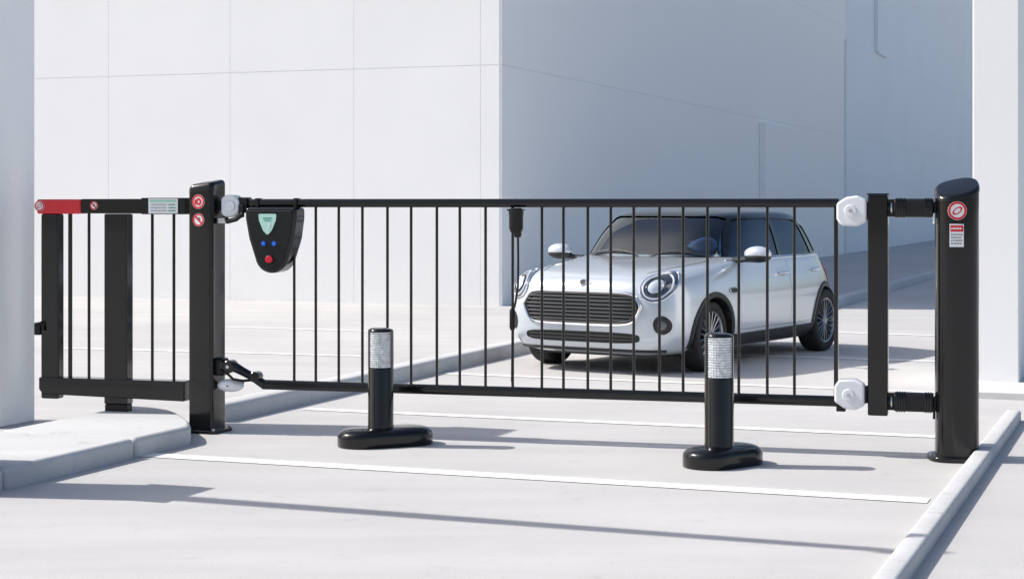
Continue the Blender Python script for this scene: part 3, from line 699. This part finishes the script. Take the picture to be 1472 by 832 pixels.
# headlights
for s in (1, -1):
    cy, cz = .645*s, .758
    ho = patch(bvhB, 'f', cy, cz, circ(0, 0, .108, 44, .118), .005, 8, .014).build('headlight', LAMPIN, car)
    ptube(bvhB, 'f', [(cy+u, cz+v) for u, v in circ(0, 0, .110, 48, .120)], .0105, .004, True).build('headlight_ring', CHROME, ho)
    ptube(bvhB, 'f', [(cy+u, cz+v) for u, v in circ(0, 0, .088, 40, .096)], .0085, .014, True).build('daylight_ring', LENSW, ho)
    patch(bvhB, 'f', cy-.005*s, cz, circ(0, 0, .050, 28, .054), .018, 5, .012).build('projector_lens', LENSW, ho)
    ptube(bvhB, 'f', [(cy-.005*s+u, cz+v) for u, v in circ(0, 0, .058, 32, .062)], .006, .018, True).build('lens_ring', mat('dark_chrome', (.12, .13, .14), .15, metal=1), ho)
    fo = patch(bvhB, 'f', .70*s, .44, circ(0, 0, .055, 32, .080), .008, 6).build('fog_light', TRIM, car)
    patch(bvhB, 'f', .70*s, .44, circ(0, 0, .026, 24, .040), .011, 4, .006).build('fog_lens', mat('smoked_lens', (.08, .09, .10), .1, coat=1), fo)
    patch(bvhB, 'b', .62*s, .74, seout(.09, .14, 3, 32), .01, 6).build('tail_light', TAIL, car)
# grille, a wide six sided shape with rounded corners
GW = .56
def hexo(a, b, k=14):
    P = [(a*.86, b), (a, b*.15), (a*.86, -b), (-a*.86, -b), (-a, b*.15), (-a*.86, b)]
    out = []
    for i in range(6):
        p, q = P[i], P[(i+1) % 6]
        for j in range(k): out.append((p[0]+(q[0]-p[0])*j/k, p[1]+(q[1]-p[1])*j/k))
    for _ in range(10): out = [((out[i-1][0]+2*out[i][0]+out[(i+1) % len(out)][0])/4, (out[i-1][1]+2*out[i][1]+out[(i+1) % len(out)][1])/4) for i in range(len(out))]
    return out
def gout(): return hexo(GW, .142)
def half(z):
    P = gout(); return max(u for u, v in P if abs(v-z) < .02)
go = patch(bvhB, 'f', 0, .572, gout(), .004, 10).build('grille', mat('grille_black', (.003, .003, .004), .5), car)
ptube(bvhB, 'f', [(u, .572+v) for u, v in gout()], .013, .006, True).build('grille_frame', CHROME, go)
ptube(bvhB, 'f', [(u*.95, .572+v*.86) for u, v in gout()], .009, .006, True).build('inner_frame', TRIM, go)
for i in range(7):
    z = -.096+.192*i/6; a = half(z)*.93
    ptube(bvhB, 'f', [(-a+2*a*j/24, .572+z) for j in range(25)], .0040, .012).build('grille_slat', mat('slat_chrome', (.12, .13, .14), .3, metal=1), go)
lo = patch(bvhB, 'f', 0, .325, seout(.53, .042, 4), .005, 6).build('lower_intake', mat('grille_black', (.004, .004, .005), .5), car)
for z in (.311, .339): ptube(bvhB, 'f', [(-.50+1.0*j/20, z) for j in range(21)], .004, .010).build('intake_slat', TRIM, lo)
ptube(bvhB, 'f', [(u, .325+v) for u, v in seout(.53, .042, 4)], .006, .004, True).build('intake_frame', TRIM, lo)
ptube(bvhB, 'f', [(-.68+1.36*j/30, .212) for j in range(31)], .016, .0).build('front_lip', TRIM, car)
eo = patch(bvhB, 'f', 0, .785, circ(0, 0, .034, 24, .026), .008, 4, .004).build('badge', CHROME, car)
patch(bvhB, 'f', 0, .785, circ(0, 0, .024, 24, .018), .014, 3).build('badge_centre', GLOSSB, eo)
for s in (1, -1):
    m = MB()
    for k in (-1, 0, 1): 
        P = [pj(bvhB, 'f', s*(.034+(.052-.008*abs(k))*j/6), .785+k*.008+.003*j/6, .008) for j in range(7)]; m.tube(P, .0035, 6)
    m.build('badge_wing', CHROME, eo)
for y0, y1 in ((.55, .05), (-.05, -.55)):
    P = [pj(bvhG, 'f', y0+(y1-y0)*j/8, 1.0+.035*math.sin(j/8*PI), .012) for j in range(9)]
    MB().tube([p for p in P if p], .006, 6).build('wiper', TRIM, car)
MB().box(-1.72, 1.85, -.62, .62, .15, .22).build('underbody', TRIM, car)
